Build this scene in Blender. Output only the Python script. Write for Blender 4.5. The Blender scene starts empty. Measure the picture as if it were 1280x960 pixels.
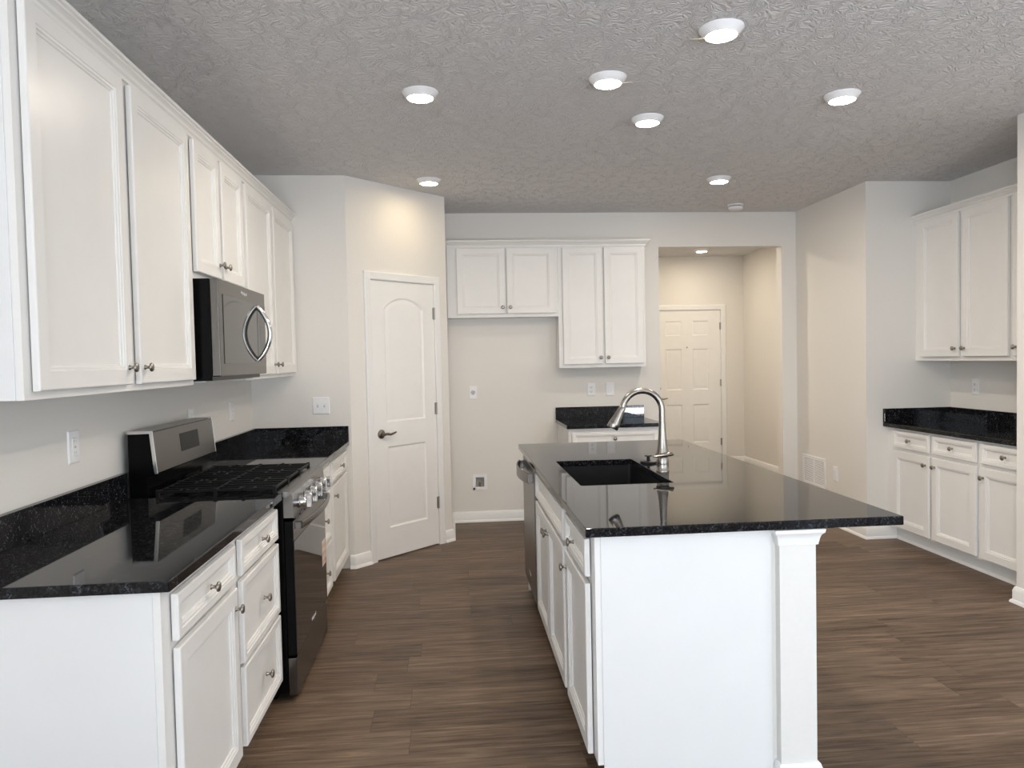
import bpy, bmesh, math, random
from math import pi, cos, sin, radians
from mathutils import Vector, Matrix

random.seed(4)
scene = bpy.context.scene
C = scene.collection

# ------------------------------------------------------------------ camera
F_PX = 913.2
CAM = Vector((1.3867, 0.0, 1.4446))
YAW, PITCH, ROLL = 0.0809, -0.0335, -0.0214
fw = Vector((sin(YAW) * cos(PITCH), cos(YAW) * cos(PITCH), sin(PITCH)))
rt = Vector((cos(YAW), -sin(YAW), 0))
up = rt.cross(fw)
r2 = rt * cos(ROLL) + up * sin(ROLL)
u2 = up * cos(ROLL) - rt * sin(ROLL)
cam_data = bpy.data.cameras.new('camera')
cam = bpy.data.objects.new('camera', cam_data)
C.objects.link(cam)
M = Matrix((r2, u2, -fw)).transposed().to_4x4()
M.translation = CAM
cam.matrix_world = M
cam_data.sensor_width = 36.0
cam_data.lens = F_PX / 1280 * 36.0
cam_data.clip_start = 0.05
scene.camera = cam

# ------------------------------------------------------------------ world, daylight, exposure
world = bpy.data.worlds.new('World')
scene.world = world
world.use_nodes = True
bg = world.node_tree.nodes['Background']
bg.inputs['Color'].default_value = (0.80, 0.90, 1.0, 1)
bg.inputs['Strength'].default_value = 0.6

def area_light(name, loc, rot, sx, sy, power, color):
    l = bpy.data.lights.new(name, 'AREA')
    l.shape = 'RECTANGLE'; l.size = sx; l.size_y = sy; l.energy = power; l.color = color
    o = bpy.data.objects.new(name, l); C.objects.link(o)
    o.location = loc; o.rotation_euler = rot
    return o

DAY = (0.80, 0.90, 1.0)
# daylight outside the patio door and the rear wall window
area_light('patio_daylight', (1.7, -4.3, 1.15), (radians(90), 0, 0), 2.0, 2.2, 30, DAY)
area_light('window_daylight', (5.9, -4.3, 1.2), (radians(90), 0, 0), 1.1, 2.1, 34, (0.70, 0.84, 1.0))
area_light('left_side_fill', (-0.35, -2.2, 1.45), (0, radians(-90), 0), 1.6, 2.4, 215, DAY)  # fill lamp at the added left window, brightens the right wall
area_light('right_side_fill', (6.95, -1.2, 1.45), (0, radians(90), 0), 1.6, 3.0, 60, DAY)  # fill lamp at the added living area window, brightens the left cabinets
# fill lamps added outside the openings, angled up to brighten the ceiling
FILL_COL = (0.95, 0.96, 1.0)
area_light('ceiling_fill', (1.7, -4.6, 0.02), (radians(150), 0, 0), 2.0, 0.6, 210, FILL_COL)
area_light('ceiling_fill', (5.9, -4.6, 0.02), (radians(150), 0, 0), 1.1, 0.6, 150, FILL_COL)
LAMP = 215.0           # radiance of the recessed lamps
LAMP_COL = (1.0, 0.88, 0.73)

vs = scene.view_settings
vs.view_transform = 'Standard'
vs.look = 'None'
vs.exposure = 0.43
vs.gamma = 1.0
vs.use_curve_mapping = False

# ------------------------------------------------------------------ materials
def new_mat(name):
    m = bpy.data.materials.new(name); m.use_nodes = True
    nt = m.node_tree
    return m, nt, nt.nodes['Principled BSDF']

def nd(nt, kind, **kw):
    n = nt.nodes.new(kind)
    for k, v in kw.items():
        if k.startswith('i_'):
            n.inputs[k[2:].replace('_', ' ')].default_value = v
        else:
            setattr(n, k, v)
    return n

def coords(nt, scale=(1, 1, 1)):
    tc = nd(nt, 'ShaderNodeNewGeometry')
    mp = nd(nt, 'ShaderNodeMapping')
    mp.inputs['Scale'].default_value = scale
    nt.links.new(tc.outputs['Position'], mp.inputs['Vector'])
    return mp.outputs['Vector']

def ramp(nt, fac, stops):
    r = nd(nt, 'ShaderNodeValToRGB')
    e = r.color_ramp.elements
    while len(e) < len(stops): e.new(0.5)
    for i, (p, c) in enumerate(stops):
        e[i].position = p; e[i].color = (*c, 1)
    nt.links.new(fac, r.inputs['Fac'])
    return r.outputs['Color']

def bump(nt, bsdf, height, strength, dist=0.002):
    b = nd(nt, 'ShaderNodeBump')
    b.inputs['Strength'].default_value = strength
    b.inputs['Distance'].default_value = dist
    nt.links.new(height, b.inputs['Height'])
    nt.links.new(b.outputs['Normal'], bsdf.inputs['Normal'])

def plain(name, col, rough=0.5, metal=0.0, spec=0.5, var=0.03, bscale=60, bstr=0.0, coat=0.0, stretch=(1, 1, 1)):
    """a painted / moulded / metal surface with a little procedural variation"""
    m, nt, b = new_mat(name)
    v = coords(nt, stretch)
    n = nd(nt, 'ShaderNodeTexNoise', i_Scale=bscale, i_Detail=3.0)
    nt.links.new(v, n.inputs['Vector'])
    lo = tuple(c * (1 - var) for c in col); hi = tuple(min(1, c * (1 + var)) for c in col)
    nt.links.new(ramp(nt, n.outputs['Fac'], [(0.3, lo), (0.7, hi)]), b.inputs['Base Color'])
    b.inputs['Roughness'].default_value = rough
    b.inputs['Metallic'].default_value = metal
    b.inputs['Specular IOR Level'].default_value = spec
    if coat: b.inputs['Coat Weight'].default_value = coat
    if bstr: bump(nt, b, n.outputs['Fac'], bstr)
    return m

M_WALL = plain('wall_paint', (0.80, 0.775, 0.735), 0.75, var=0.01, bscale=140, bstr=0.08, spec=0.3)
M_TRIM = plain('trim_paint', (0.86, 0.86, 0.85), 0.38, var=0.01)
M_CAB = plain('cabinet_paint', (0.82, 0.81, 0.79), 0.32, var=0.012, bscale=8)
M_SIDE = plain('cabinet_side_panel', (0.78, 0.785, 0.785), 0.38, var=0.01, bscale=6)
M_DOOR = plain('door_paint', (0.87, 0.865, 0.85), 0.42, var=0.01, bscale=10)
M_STEEL = plain('brushed_steel', (0.24, 0.235, 0.23), 0.30, metal=1.0, var=0.07, bscale=30, stretch=(1, 1, 22))
M_STEELH = plain('brushed_steel_horizontal', (0.17, 0.162, 0.154), 0.27, metal=1.0, var=0.07, bscale=14, stretch=(22, 1, 22))
M_CHROME = plain('satin_nickel', (0.35, 0.325, 0.295), 0.26, metal=1.0, var=0.03)
M_PEWTER = plain('pewter_knob', (0.34, 0.315, 0.285), 0.30, metal=1.0, var=0.05)
M_POLISH = plain('polished_steel', (0.75, 0.75, 0.76), 0.13, metal=1.0, var=0.02)
M_BLACK = plain('black_enamel', (0.003, 0.003, 0.0035), 0.18, var=0.1, spec=0.1)
M_IRON = plain('cast_iron', (0.008, 0.008, 0.0085), 0.5, var=0.2, spec=0.25, bscale=300, bstr=0.15)
M_GLASS = plain('black_oven_glass', (0.012, 0.011, 0.011), 0.04, var=0.0, spec=0.9)
M_MWGLASS = plain('microwave_window_glass', (0.035, 0.036, 0.034), 0.05, var=0.03, spec=0.8)
M_SINK = plain('black_composite', (0.010, 0.010, 0.011), 0.40, var=0.15, bscale=400, spec=0.3)
M_PLATE = plain('white_plastic', (0.88, 0.88, 0.89), 0.35, var=0.01)
M_SLOT = plain('dark_slot', (0.10, 0.10, 0.105), 0.5, var=0.05)
M_GREY = plain('grey_plastic', (0.55, 0.56, 0.57), 0.45, var=0.05)
M_HINGE = plain('hinge_metal', (0.42, 0.41, 0.39), 0.35, metal=1.0, var=0.03)
M_BRONZE = plain('aged_bronze', (0.20, 0.175, 0.15), 0.32, metal=1.0, var=0.08)
M_STICK = plain('sticker_paper', (0.72, 0.42, 0.30), 0.6, var=0.02)
M_MARK = plain('silver_print', (0.62, 0.62, 0.62), 0.4, var=0.01)
M_DISP = plain('display_glass', (0.02, 0.02, 0.021), 0.25, var=0.6, bscale=260, spec=0.08)
M_BRASS = plain('brass_valve', (0.55, 0.38, 0.15), 0.35, metal=1.0, var=0.05)

def mat_emit(name, col, strength):
    m, nt, b = new_mat(name)
    b.inputs['Base Color'].default_value = (0.9, 0.88, 0.84, 1)
    b.inputs['Emission Color'].default_value = (*col, 1)
    b.inputs['Emission Strength'].default_value = strength
    n = nd(nt, 'ShaderNodeTexNoise', i_Scale=40.0)
    b.inputs['Roughness'].default_value = 0.4
    return m
M_LENS = mat_emit('lamp_lens', LAMP_COL, LAMP)
M_LENSW = mat_emit('lamp_lens_warm', (1.0, 0.80, 0.50), LAMP * 0.23)
M_LENSFILL = mat_emit('lamp_lens_hall_fill', (1.0, 0.87, 0.70), LAMP * 2.5)  # stronger lens for the unseen lamp added to brighten the hall
M_LENSH = mat_emit('lamp_lens_hall', (1.0, 0.86, 0.66), LAMP * 0.62)

def mat_granite():
    m, nt, b = new_mat('black_granite')
    v = coords(nt)
    vo = nd(nt, 'ShaderNodeTexVoronoi', i_Scale=210.0)
    nt.links.new(v, vo.inputs['Vector'])
    sep = nd(nt, 'ShaderNodeSeparateColor')
    nt.links.new(vo.outputs['Color'], sep.inputs['Color'])
    n = nd(nt, 'ShaderNodeTexNoise', i_Scale=38.0, i_Detail=5.0, i_Roughness=0.65)
    nt.links.new(v, n.inputs['Vector'])
    a = nd(nt, 'ShaderNodeMath', operation='MULTIPLY')
    nt.links.new(sep.outputs['Red'], a.inputs[0]); nt.links.new(n.outputs['Fac'], a.inputs[1])
    col = ramp(nt, a.outputs[0], [(0.0, (0.004, 0.004, 0.005)), (0.30, (0.008, 0.008, 0.009)),
                                  (0.45, (0.020, 0.021, 0.025)), (0.63, (0.095, 0.102, 0.12))])
    nt.links.new(col, b.inputs['Base Color'])
    b.inputs['Roughness'].default_value = 0.035
    b.inputs['IOR'].default_value = 1.33
    return m
M_GRAN = mat_granite()

def mat_floor():
    m, nt, b = new_mat('plank_floor')
    L, W = 1.22, 0.178
    v = coords(nt)
    sep = nd(nt, 'ShaderNodeSeparateXYZ'); nt.links.new(v, sep.inputs[0])
    def math(op, a, bb=None, cc=None):
        n = nd(nt, 'ShaderNodeMath', operation=op)
        for i, x in enumerate((a, bb, cc)):
            if x is None: continue
            if isinstance(x, (int, float)): n.inputs[i].default_value = x
            else: nt.links.new(x, n.inputs[i])
        return n.outputs[0]
    row = math('FLOOR', math('DIVIDE', sep.outputs['Y'], W))
    wn = nd(nt, 'ShaderNodeTexWhiteNoise', noise_dimensions='1D'); nt.links.new(row, wn.inputs['W'])
    xs = math('ADD', math('DIVIDE', sep.outputs['X'], L), math('MULTIPLY', wn.outputs['Value'], 7.31))
    colm = math('FLOOR', xs)
    cell = math('ADD', math('MULTIPLY', row, 17.13), math('MULTIPLY', colm, 3.71))
    wc = nd(nt, 'ShaderNodeTexWhiteNoise', noise_dimensions='1D'); nt.links.new(cell, wc.inputs['W'])
    # grain, shifted per plank
    comb = nd(nt, 'ShaderNodeCombineXYZ')
    nt.links.new(math('ADD', math('MULTIPLY', sep.outputs['X'], 1.3), math('MULTIPLY', wc.outputs['Value'], 40.0)), comb.inputs[0])
    nt.links.new(math('MULTIPLY', sep.outputs['Y'], 20.0), comb.inputs[1])
    nt.links.new(math('MULTIPLY', wc.outputs['Value'], 11.0), comb.inputs[2])
    g = nd(nt, 'ShaderNodeTexNoise', i_Scale=2.2, i_Detail=9.0, i_Roughness=0.62, i_Distortion=0.7)
    nt.links.new(comb.outputs[0], g.inputs['Vector'])
    comb2 = nd(nt, 'ShaderNodeCombineXYZ')
    nt.links.new(math('ADD', math('MULTIPLY', sep.outputs['X'], 4.0), math('MULTIPLY', wc.outputs['Value'], 91.0)), comb2.inputs[0])
    nt.links.new(math('MULTIPLY', sep.outputs['Y'], 90.0), comb2.inputs[1])
    g2 = nd(nt, 'ShaderNodeTexNoise', i_Scale=1.6, i_Detail=4.0)
    nt.links.new(comb2.outputs[0], g2.inputs['Vector'])
    t = math('ADD', math('MULTIPLY', g.outputs['Fac'], 0.75), math('MULTIPLY', g2.outputs['Fac'], 0.25))
    t = math('ADD', t, math('MULTIPLY', math('SUBTRACT', wc.outputs['Value'], 0.5), 0.10))
    col = ramp(nt, t, [(0.28, (0.022, 0.013, 0.008)), (0.42, (0.088, 0.056, 0.036)),
                       (0.56, (0.162, 0.110, 0.074)), (0.70, (0.265, 0.188, 0.130))])
    # joints
    fy = math('FRACT', math('DIVIDE', sep.outputs['Y'], W)); fx = math('FRACT', xs)
    ey = math('MINIMUM', fy, math('SUBTRACT', 1.0, fy)); ex = math('MINIMUM', fx, math('SUBTRACT', 1.0, fx))
    joint = math('MINIMUM', math('DIVIDE', ey, 0.008), math('DIVIDE', ex, 0.0014))
    joint = math('MINIMUM', joint, 1.0)
    mx = nd(nt, 'ShaderNodeMix', data_type='RGBA')
    nt.links.new(joint, mx.inputs['Factor'])
    mx.inputs['A'].default_value = (0.045, 0.032, 0.025, 1)
    nt.links.new(col, mx.inputs['B'])
    nt.links.new(mx.outputs['Result'], b.inputs['Base Color'])
    rr = math('ADD', 0.36, math('MULTIPLY', g2.outputs['Fac'], 0.16))
    nt.links.new(rr, b.inputs['Roughness'])
    b.inputs['Specular IOR Level'].default_value = 0.3
    bump(nt, b, math('ADD', math('MULTIPLY', joint, 1.0), math('MULTIPLY', g2.outputs['Fac'], 0.3)), 0.25, 0.0015)
    return m
M_FLOOR = mat_floor()

def mat_ceiling():
    """stomped crow's-foot plaster: radial fans around scattered centres"""
    m, nt, b = new_mat('stomped_ceiling')
    v = coords(nt, (1, 1, 0))
    nz = nd(nt, 'ShaderNodeTexNoise', i_Scale=9.0, i_Detail=2.0)
    nt.links.new(v, nz.inputs['Vector'])
    sub = nd(nt, 'ShaderNodeVectorMath', operation='SUBTRACT'); nt.links.new(nz.outputs['Color'], sub.inputs[0]); sub.inputs[1].default_value = (0.5, 0.5, 0.5)
    sc = nd(nt, 'ShaderNodeVectorMath', operation='SCALE'); nt.links.new(sub.outputs[0], sc.inputs[0]); sc.inputs['Scale'].default_value = 0.16
    ad = nd(nt, 'ShaderNodeVectorMath', operation='ADD'); nt.links.new(v, ad.inputs[0]); nt.links.new(sc.outputs[0], ad.inputs[1])
    def fan(scale, petals, off):
        mo = nd(nt, 'ShaderNodeVectorMath', operation='ADD'); nt.links.new(ad.outputs[0], mo.inputs[0]); mo.inputs[1].default_value = off
        vo = nd(nt, 'ShaderNodeTexVoronoi', i_Scale=scale, voronoi_dimensions='2D'); nt.links.new(mo.outputs[0], vo.inputs['Vector'])
        d = nd(nt, 'ShaderNodeVectorMath', operation='SUBTRACT')
        nt.links.new(mo.outputs[0], d.inputs[0]); nt.links.new(vo.outputs['Position'], d.inputs[1])
        s = nd(nt, 'ShaderNodeSeparateXYZ'); nt.links.new(d.outputs[0], s.inputs[0])
        at = nd(nt, 'ShaderNodeMath', operation='ARCTAN2'); nt.links.new(s.outputs['Y'], at.inputs[0]); nt.links.new(s.outputs['X'], at.inputs[1])
        mu = nd(nt, 'ShaderNodeMath', operation='MULTIPLY'); nt.links.new(at.outputs[0], mu.inputs[0]); mu.inputs[1].default_value = petals
        si = nd(nt, 'ShaderNodeMath', operation='SINE'); nt.links.new(mu.outputs[0], si.inputs[0])
        return si.outputs[0]
    f1 = fan(11.0, 14.0, (0, 0, 0)); f2 = fan(13.0, 13.0, (3.3, 1.7, 0))
    mxm = nd(nt, 'ShaderNodeMath', operation='MAXIMUM'); nt.links.new(f1, mxm.inputs[0]); nt.links.new(f2, mxm.inputs[1])
    fine = nd(nt, 'ShaderNodeTexNoise', i_Scale=55.0, i_Detail=3.0); nt.links.new(v, fine.inputs['Vector'])
    mm = nd(nt, 'ShaderNodeMath', operation='MULTIPLY'); nt.links.new(mxm.outputs[0], mm.inputs[0]); nt.links.new(fine.outputs['Fac'], mm.inputs[1])
    b.inputs['Base Color'].default_value = (0.75, 0.74, 0.745, 1)
    b.inputs['Roughness'].default_value = 0.9
    b.inputs['Specular IOR Level'].default_value = 0.2
    bump(nt, b, mm.outputs[0], 0.72, 0.005)
    return m
M_CEIL = mat_ceiling()

# ------------------------------------------------------------------ mesh helpers
class MB:
    def __init__(self): self.bm = bmesh.new()
    def box(self, x0, x1, y0, y1, z0, z1):
        v = [self.bm.verts.new(p) for p in ((x0, y0, z0), (x1, y0, z0), (x1, y1, z0), (x0, y1, z0),
                                            (x0, y0, z1), (x1, y0, z1), (x1, y1, z1), (x0, y1, z1))]
        for f in ((3, 2, 1, 0), (4, 5, 6, 7), (0, 1, 5, 4), (1, 2, 6, 5), (2, 3, 7, 6), (3, 0, 4, 7)):
            self.bm.faces.new([v[i] for i in f])
        return self
    def prism(self, poly, a, b, axis='z'):
        """poly: 2D outline, extruded from a to b along the axis (x: (y,z), y: (x,z), z: (x,y))"""
        def P(p, t):
            return {'z': (p[0], p[1], t), 'y': (p[0], t, p[1]), 'x': (t, p[0], p[1])}[axis]
        lo = [self.bm.verts.new(P(p, a)) for p in poly]; hi = [self.bm.verts.new(P(p, b)) for p in poly]
        n = len(poly)
        fs = [self.bm.faces.new(lo), self.bm.faces.new(hi)]
        for i in range(n): fs.append(self.bm.faces.new((lo[i], lo[(i + 1) % n], hi[(i + 1) % n], hi[i])))
        bmesh.ops.recalc_face_normals(self.bm, faces=fs)
        return self
    def lathe(self, prof, origin=(0, 0, 0), axis='z', seg=24, sign=1):
        """prof: (radius, height) pairs turned about the axis"""
        rings = []
        o = Vector(origin)
        def P(r, h, a):
            c, s = r * cos(a), r * sin(a); h *= sign
            return o + Vector({'z': (c, s, h), 'y': (c, h, s), 'x': (h, c, s)}[axis])
        fs = []
        for r, h in prof:
            if r < 1e-6: rings.append([self.bm.verts.new(P(0, h, 0))])
            else: rings.append([self.bm.verts.new(P(r, h, 2 * pi * i / seg)) for i in range(seg)])
        for A, B in zip(rings, rings[1:]):
            for i in range(seg):
                j = (i + 1) % seg
                if len(A) == 1 and len(B) == 1: continue
                if len(A) == 1: fs.append(self.bm.faces.new((A[0], B[j], B[i])))
                elif len(B) == 1: fs.append(self.bm.faces.new((A[i], A[j], B[0])))
                else: fs.append(self.bm.faces.new((A[i], A[j], B[j], B[i])))
        for R in (rings[0], rings[-1]):
            if len(R) > 1: fs.append(self.bm.faces.new(R))
        bmesh.ops.recalc_face_normals(self.bm, faces=fs)
        return self
    def tube(self, path, rad, seg=14, squash=None):
        pts = [Vector(p) for p in path]; n = len(pts)
        if not hasattr(rad, '__len__'): rad = [rad] * n
        rings = []; ref = None; fs = []
        for i, p in enumerate(pts):
            t = (pts[min(i + 1, n - 1)] - pts[max(i - 1, 0)]).normalized()
            if ref is None: ref = Vector((0, 0, 1)) if abs(t.z) < 0.9 else Vector((0, 1, 0))
            a = (ref - t * ref.dot(t)).normalized(); ref = a; b_ = t.cross(a)
            q = squash or (1, 1)
            rings.append([self.bm.verts.new(p + (a * cos(2 * pi * k / seg) * q[0] + b_ * sin(2 * pi * k / seg) * q[1]) * rad[i]) for k in range(seg)])
        for A, B in zip(rings, rings[1:]):
            for k in range(seg):
                j = (k + 1) % seg
                fs.append(self.bm.faces.new((A[k], A[j], B[j], B[k])))
        fs += [self.bm.faces.new(rings[0]), self.bm.faces.new(rings[-1])]
        bmesh.ops.recalc_face_normals(self.bm, faces=fs)
        return self
    def sweep(self, prof, path, plane='xy'):
        """mitred moulding: prof (offset to the right of the travel direction, height); path in 2D"""
        n = len(path); P = [Vector(p) for p in path]; rings = []; fs = []
        for i in range(n):
            d0 = (P[i] - P[i - 1]).normalized() if i else None
            d1 = (P[i + 1] - P[i]).normalized() if i < n - 1 else None
            if d0 is None: d0 = d1
            if d1 is None: d1 = d0
            n0 = Vector((d0.y, -d0.x)); n1 = Vector((d1.y, -d1.x))
            m = (n0 + n1); m = m / max(m.dot(n0), 1e-6)
            ring = []
            for o, h in prof:
                q = P[i] + m * o
                ring.append(self.bm.verts.new((q.x, q.y, h) if plane == 'xy' else (q.x, -h, q.y)))
            rings.append(ring)
        k = len(prof)
        for A, B in zip(rings, rings[1:]):
            for i in range(k):
                j = (i + 1) % k
                fs.append(self.bm.faces.new((A[i], A[j], B[j], B[i])))
        fs += [self.bm.faces.new(rings[0]), self.bm.faces.new(rings[-1])]
        bmesh.ops.recalc_face_normals(self.bm, faces=fs)
        return self
    def panel(self, w, h, loops, u0=0.0, z0=0.0, y_back=0.0):
        """a front board in the local xz plane, facing -y; loops: (inset, y) from the outside in"""
        rs = []; fs = []
        for ins, y in [(0.0, y_back)] + loops:
            rs.append([self.bm.verts.new((u0 + a, y, z0 + b)) for a, b in
                       ((ins, ins), (w - ins, ins), (w - ins, h - ins), (ins, h - ins))])
        for A, B in zip(rs, rs[1:]):
            for i in range(4):
                j = (i + 1) % 4
                fs.append(self.bm.faces.new((A[i], A[j], B[j], B[i])))
        fs += [self.bm.faces.new(rs[0]), self.bm.faces.new(rs[-1])]
        bmesh.ops.recalc_face_normals(self.bm, faces=fs)
        return self
    def wall(self, us, zs, t0, t1, holes=(), axis='x'):
        """a wall u0..u1 by z0..z1 between t0 and t1 with rectangular holes (u0,u1,z0,z1); axis: what u runs along"""
        U = sorted(set([us[0], us[1]] + [h[0] for h in holes] + [h[1] for h in holes]))
        Z = sorted(set([zs[0], zs[1]] + [h[2] for h in holes] + [h[3] for h in holes]))
        def solid(i, j):
            if not (0 <= i < len(U) - 1 and 0 <= j < len(Z) - 1): return False
            cu, cz = (U[i] + U[i + 1]) / 2, (Z[j] + Z[j + 1]) / 2
            return not any(h[0] < cu < h[1] and h[2] < cz < h[3] for h in holes)
        vc = {}
        def V(u, z, t):
            k = (round(u, 5), round(z, 5), round(t, 5))
            if k not in vc: vc[k] = self.bm.verts.new((u, t, z) if axis == 'x' else (t, u, z))
            return vc[k]
        fs = []
        for i in range(len(U) - 1):
            for j in range(len(Z) - 1):
                if not solid(i, j): continue
                a, b_, c, d = U[i], U[i + 1], Z[j], Z[j + 1]
                for t in (t0, t1): fs.append(self.bm.faces.new((V(a, c, t), V(b_, c, t), V(b_, d, t), V(a, d, t))))
                if not solid(i - 1, j): fs.append(self.bm.faces.new((V(a, c, t0), V(a, d, t0), V(a, d, t1), V(a, c, t1))))
                if not solid(i + 1, j): fs.append(self.bm.faces.new((V(b_, c, t0), V(b_, d, t0), V(b_, d, t1), V(b_, c, t1))))
                if not solid(i, j - 1): fs.append(self.bm.faces.new((V(a, c, t0), V(b_, c, t0), V(b_, c, t1), V(a, c, t1))))
                if not solid(i, j + 1): fs.append(self.bm.faces.new((V(a, d, t0), V(b_, d, t0), V(b_, d, t1), V(a, d, t1))))
        bmesh.ops.recalc_face_normals(self.bm, faces=fs)
        return self
    def move(self, mat):
        self.bm.transform(mat); return self
    def mesh(self, name, mat, smooth=None):
        me = bpy.data.meshes.new(name); self.bm.to_mesh(me); self.bm.free()
        me.materials.append(mat)
        if smooth:
            me.shade_smooth(); me.set_sharp_from_angle(angle=radians(smooth))
        return me
    def build(self, name, mat, parent=None, bevel=0.0, smooth=None, loc=None, seg=2):
        return link(name, self.mesh(name, mat, smooth), parent, bevel, loc, seg)

def link(name, me, parent=None, bevel=0.0, loc=None, seg=2):
    o = bpy.data.objects.new(name, me); C.objects.link(o)
    if parent: o.parent = parent
    if loc: o.location = loc
    if bevel:
        m = o.modifiers.new('bevel', 'BEVEL'); m.width = bevel; m.segments = seg
        m.limit_method = 'ANGLE'; m.angle_limit = radians(40)
    return o

def tag(o, label=None, cat=None, group=None, kind=None):
    if label: o['label'] = label
    if cat: o['category'] = cat
    if group: o['group'] = group
    if kind: o['kind'] = kind
    return o

def thing(name, label, cat, loc=(0, 0, 0), rz=0.0, group=None, kind=None):
    o = bpy.data.objects.new(name, None); C.objects.link(o)
    o.empty_display_size = 0.1
    o.location = loc; o.rotation_euler = (0, 0, rz)
    return tag(o, label, cat, group, kind)

def copy_tree(o, parent=None):
    c = o.copy(); C.objects.link(c)
    if parent: c.parent = parent
    for ch in list(o.children): copy_tree(ch, c)
    return c

def struct(name, mb, mat, label, cat, smooth=None, bevel=0):
    o = mb.build(name, mat, smooth=smooth, bevel=bevel)
    return tag(o, label, cat, kind='structure')

R90 = radians(90)
ZC = 0.899            # counter top
ZT = 0.869            # underside of the granite
ZCEIL = 2.743
W1, W2, W3, W4 = 5.176, 6.507, 9.41, 5.371
XR1, XR2 = 4.555, 5.238
A = Vector((0.672, W1)); DL = 0.965
S45 = sin(radians(45))
B = Vector((A.x + DL * S45, A.y + DL * S45))

# ------------------------------------------------------------------ room shell
struct('floor', MB().box(-0.2, 6.8, -4.2, 9.7, -0.06, 0.0), M_FLOOR, 'brown wood plank floor running across the kitchen', 'floor')
struct('ceiling', MB().box(-0.2, 6.8, -4.2, 9.7, ZCEIL, ZCEIL + 0.08), M_CEIL, 'grey stomp textured plaster ceiling with recessed lamps', 'ceiling')
struct('wall_left', MB().wall((-4.0, W1 + 0.11), (0, ZCEIL), -0.11, 0.0, [(-3.4, -1.0, 0.65, 2.25)], axis='y'), M_WALL, 'greige wall behind the range and the left cabinets', 'wall')
struct('wall_pantry_front', MB().prism([(0, W1), (A.x, W1), (A.x - 0.11 * S45, W1 + 0.11 * S45), (A.x - 0.11 * S45, W1 + 0.11), (0, W1 + 0.11)], 0, ZCEIL),
       M_WALL, 'short greige wall at the end of the left counter', 'wall')
# diagonal pantry wall, local x along the wall, facing -y
dmat = Matrix.Translation((A.x, A.y, 0)) @ Matrix.Rotation(radians(45), 4, 'Z')
DO0, DO1, DOZ = 0.192, 0.823, 2.045
struct('wall_pantry_diagonal', MB().wall((0, DL), (0, ZCEIL), 0, 0.11, [(DO0, DO1, 0, DOZ)]).move(dmat), M_WALL,
       'diagonal greige pantry wall around the arched panel door', 'wall')
struct('wall_pantry_side', MB().prism([(B.x, B.y), (B.x, W2), (B.x - 0.11, W2), (B.x - 0.11, B.y + 0.11), (B.x - 0.11 * S45, B.y + 0.11 * S45)], 0, ZCEIL),
       M_WALL, 'pantry side wall left of the refrigerator space', 'wall')
OX0, OX1, OZ = 3.2675, 4.418, 2.432
WBX = (1.546, 1.671, 0.288, 0.424)
struct('wall_back', MB().wall((0.0, XR2 + 0.11), (0, ZCEIL), W2, W2 + 0.11, [(OX0, OX1, 0, OZ), WBX]), M_WALL,
       'greige back wall with the cased opening to the entry hall', 'wall')
struct('wall_right', MB().box(XR1, XR1 + 0.11, W4, W2, 0, ZCEIL), M_WALL, 'greige right wall holding the white return air grille', 'wall')
struct('wall_alcove_end', MB().box(XR1 + 0.11, XR2, W4, W4 + 0.11, 0, ZCEIL), M_WALL, 'end wall of the right cabinet alcove', 'wall')
struct('wall_alcove', MB().box(XR2, XR2 + 0.11, 3.76, W4 + 0.11, 0, ZCEIL), M_WALL, 'wall behind the right alcove cabinets', 'wall')
struct('wall_alcove_near', MB().box(XR1 + 0.11, XR2, 3.76, 3.87, 0, ZCEIL), M_WALL, 'near return wall of the right cabinet alcove', 'wall')
struct('wall_right_near', MB().box(XR1, XR1 + 0.11, 1.6, 3.87, 0, ZCEIL), M_WALL, 'greige wall at the right edge in front of the alcove', 'wall')
struct('wall_living_front', MB().box(XR1 + 0.11, 6.6, 1.6, 1.71, 0, ZCEIL), M_WALL, 'living area wall beside the kitchen', 'wall')
struct('wall_living_right', MB().wall((-4.0, 1.71), (0, ZCEIL), 6.6, 6.71, [(-2.7, 0.3, 0.65, 2.25)], axis='y'), M_WALL, 'far right wall of the living area', 'wall')
struct('wall_rear', MB().wall((-0.11, 6.71), (0, ZCEIL), -4.11, -4.0, [(0.7, 2.7, 0.03, 2.25), (5.35, 6.45, 0.03, 2.25)]), M_WALL,
       'rear wall with patio door and windows', 'wall')
struct('wall_hall_left', MB().box(2.9, 3.01, W2 + 0.11, W3 + 0.11, 0, ZCEIL), M_WALL, 'left wall of the entry hall', 'wall')
struct('wall_hall_right', MB().box(5.242, 5.352, W2 + 0.11, W3 + 0.11, 0, ZCEIL), M_WALL, 'warm lit right wall of the entry hall', 'wall')
FD0, FD1, FDZ = 4.008, 4.934, 2.048
struct('wall_hall_end', MB().wall((3.01, 5.242), (0, ZCEIL), W3, W3 + 0.11, [(FD0, FD1, 0, FDZ)]), M_WALL, 'end wall of the entry hall around the front door', 'wall')

# rear window frames (behind the viewer; the daylight comes through them)
wf = MB()
for x0, x1 in ((0.7, 0.76), (1.67, 1.73), (2.64, 2.7)): wf.box(x0, x1, -4.09, -4.03, 0.03, 2.25)
wf.box(0.7, 2.7, -4.088, -4.032, 0.03, 0.10); wf.box(0.7, 2.7, -4.088, -4.032, 2.18, 2.25)
struct('window_1', wf, M_TRIM, 'white framed sliding patio door in the rear wall', 'window')
wf = MB()
for x0, x1 in ((5.35, 5.41), (6.39, 6.45)): wf.box(x0, x1, -4.09, -4.03, 0.03, 2.25)
wf.box(5.35, 6.45, -4.088, -4.032, 0.03, 0.10); wf.box(5.35, 6.45, -4.088, -4.032, 2.19, 2.25)
struct('window_2', wf, M_TRIM, 'white framed full height window in the rear wall', 'window')

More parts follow.
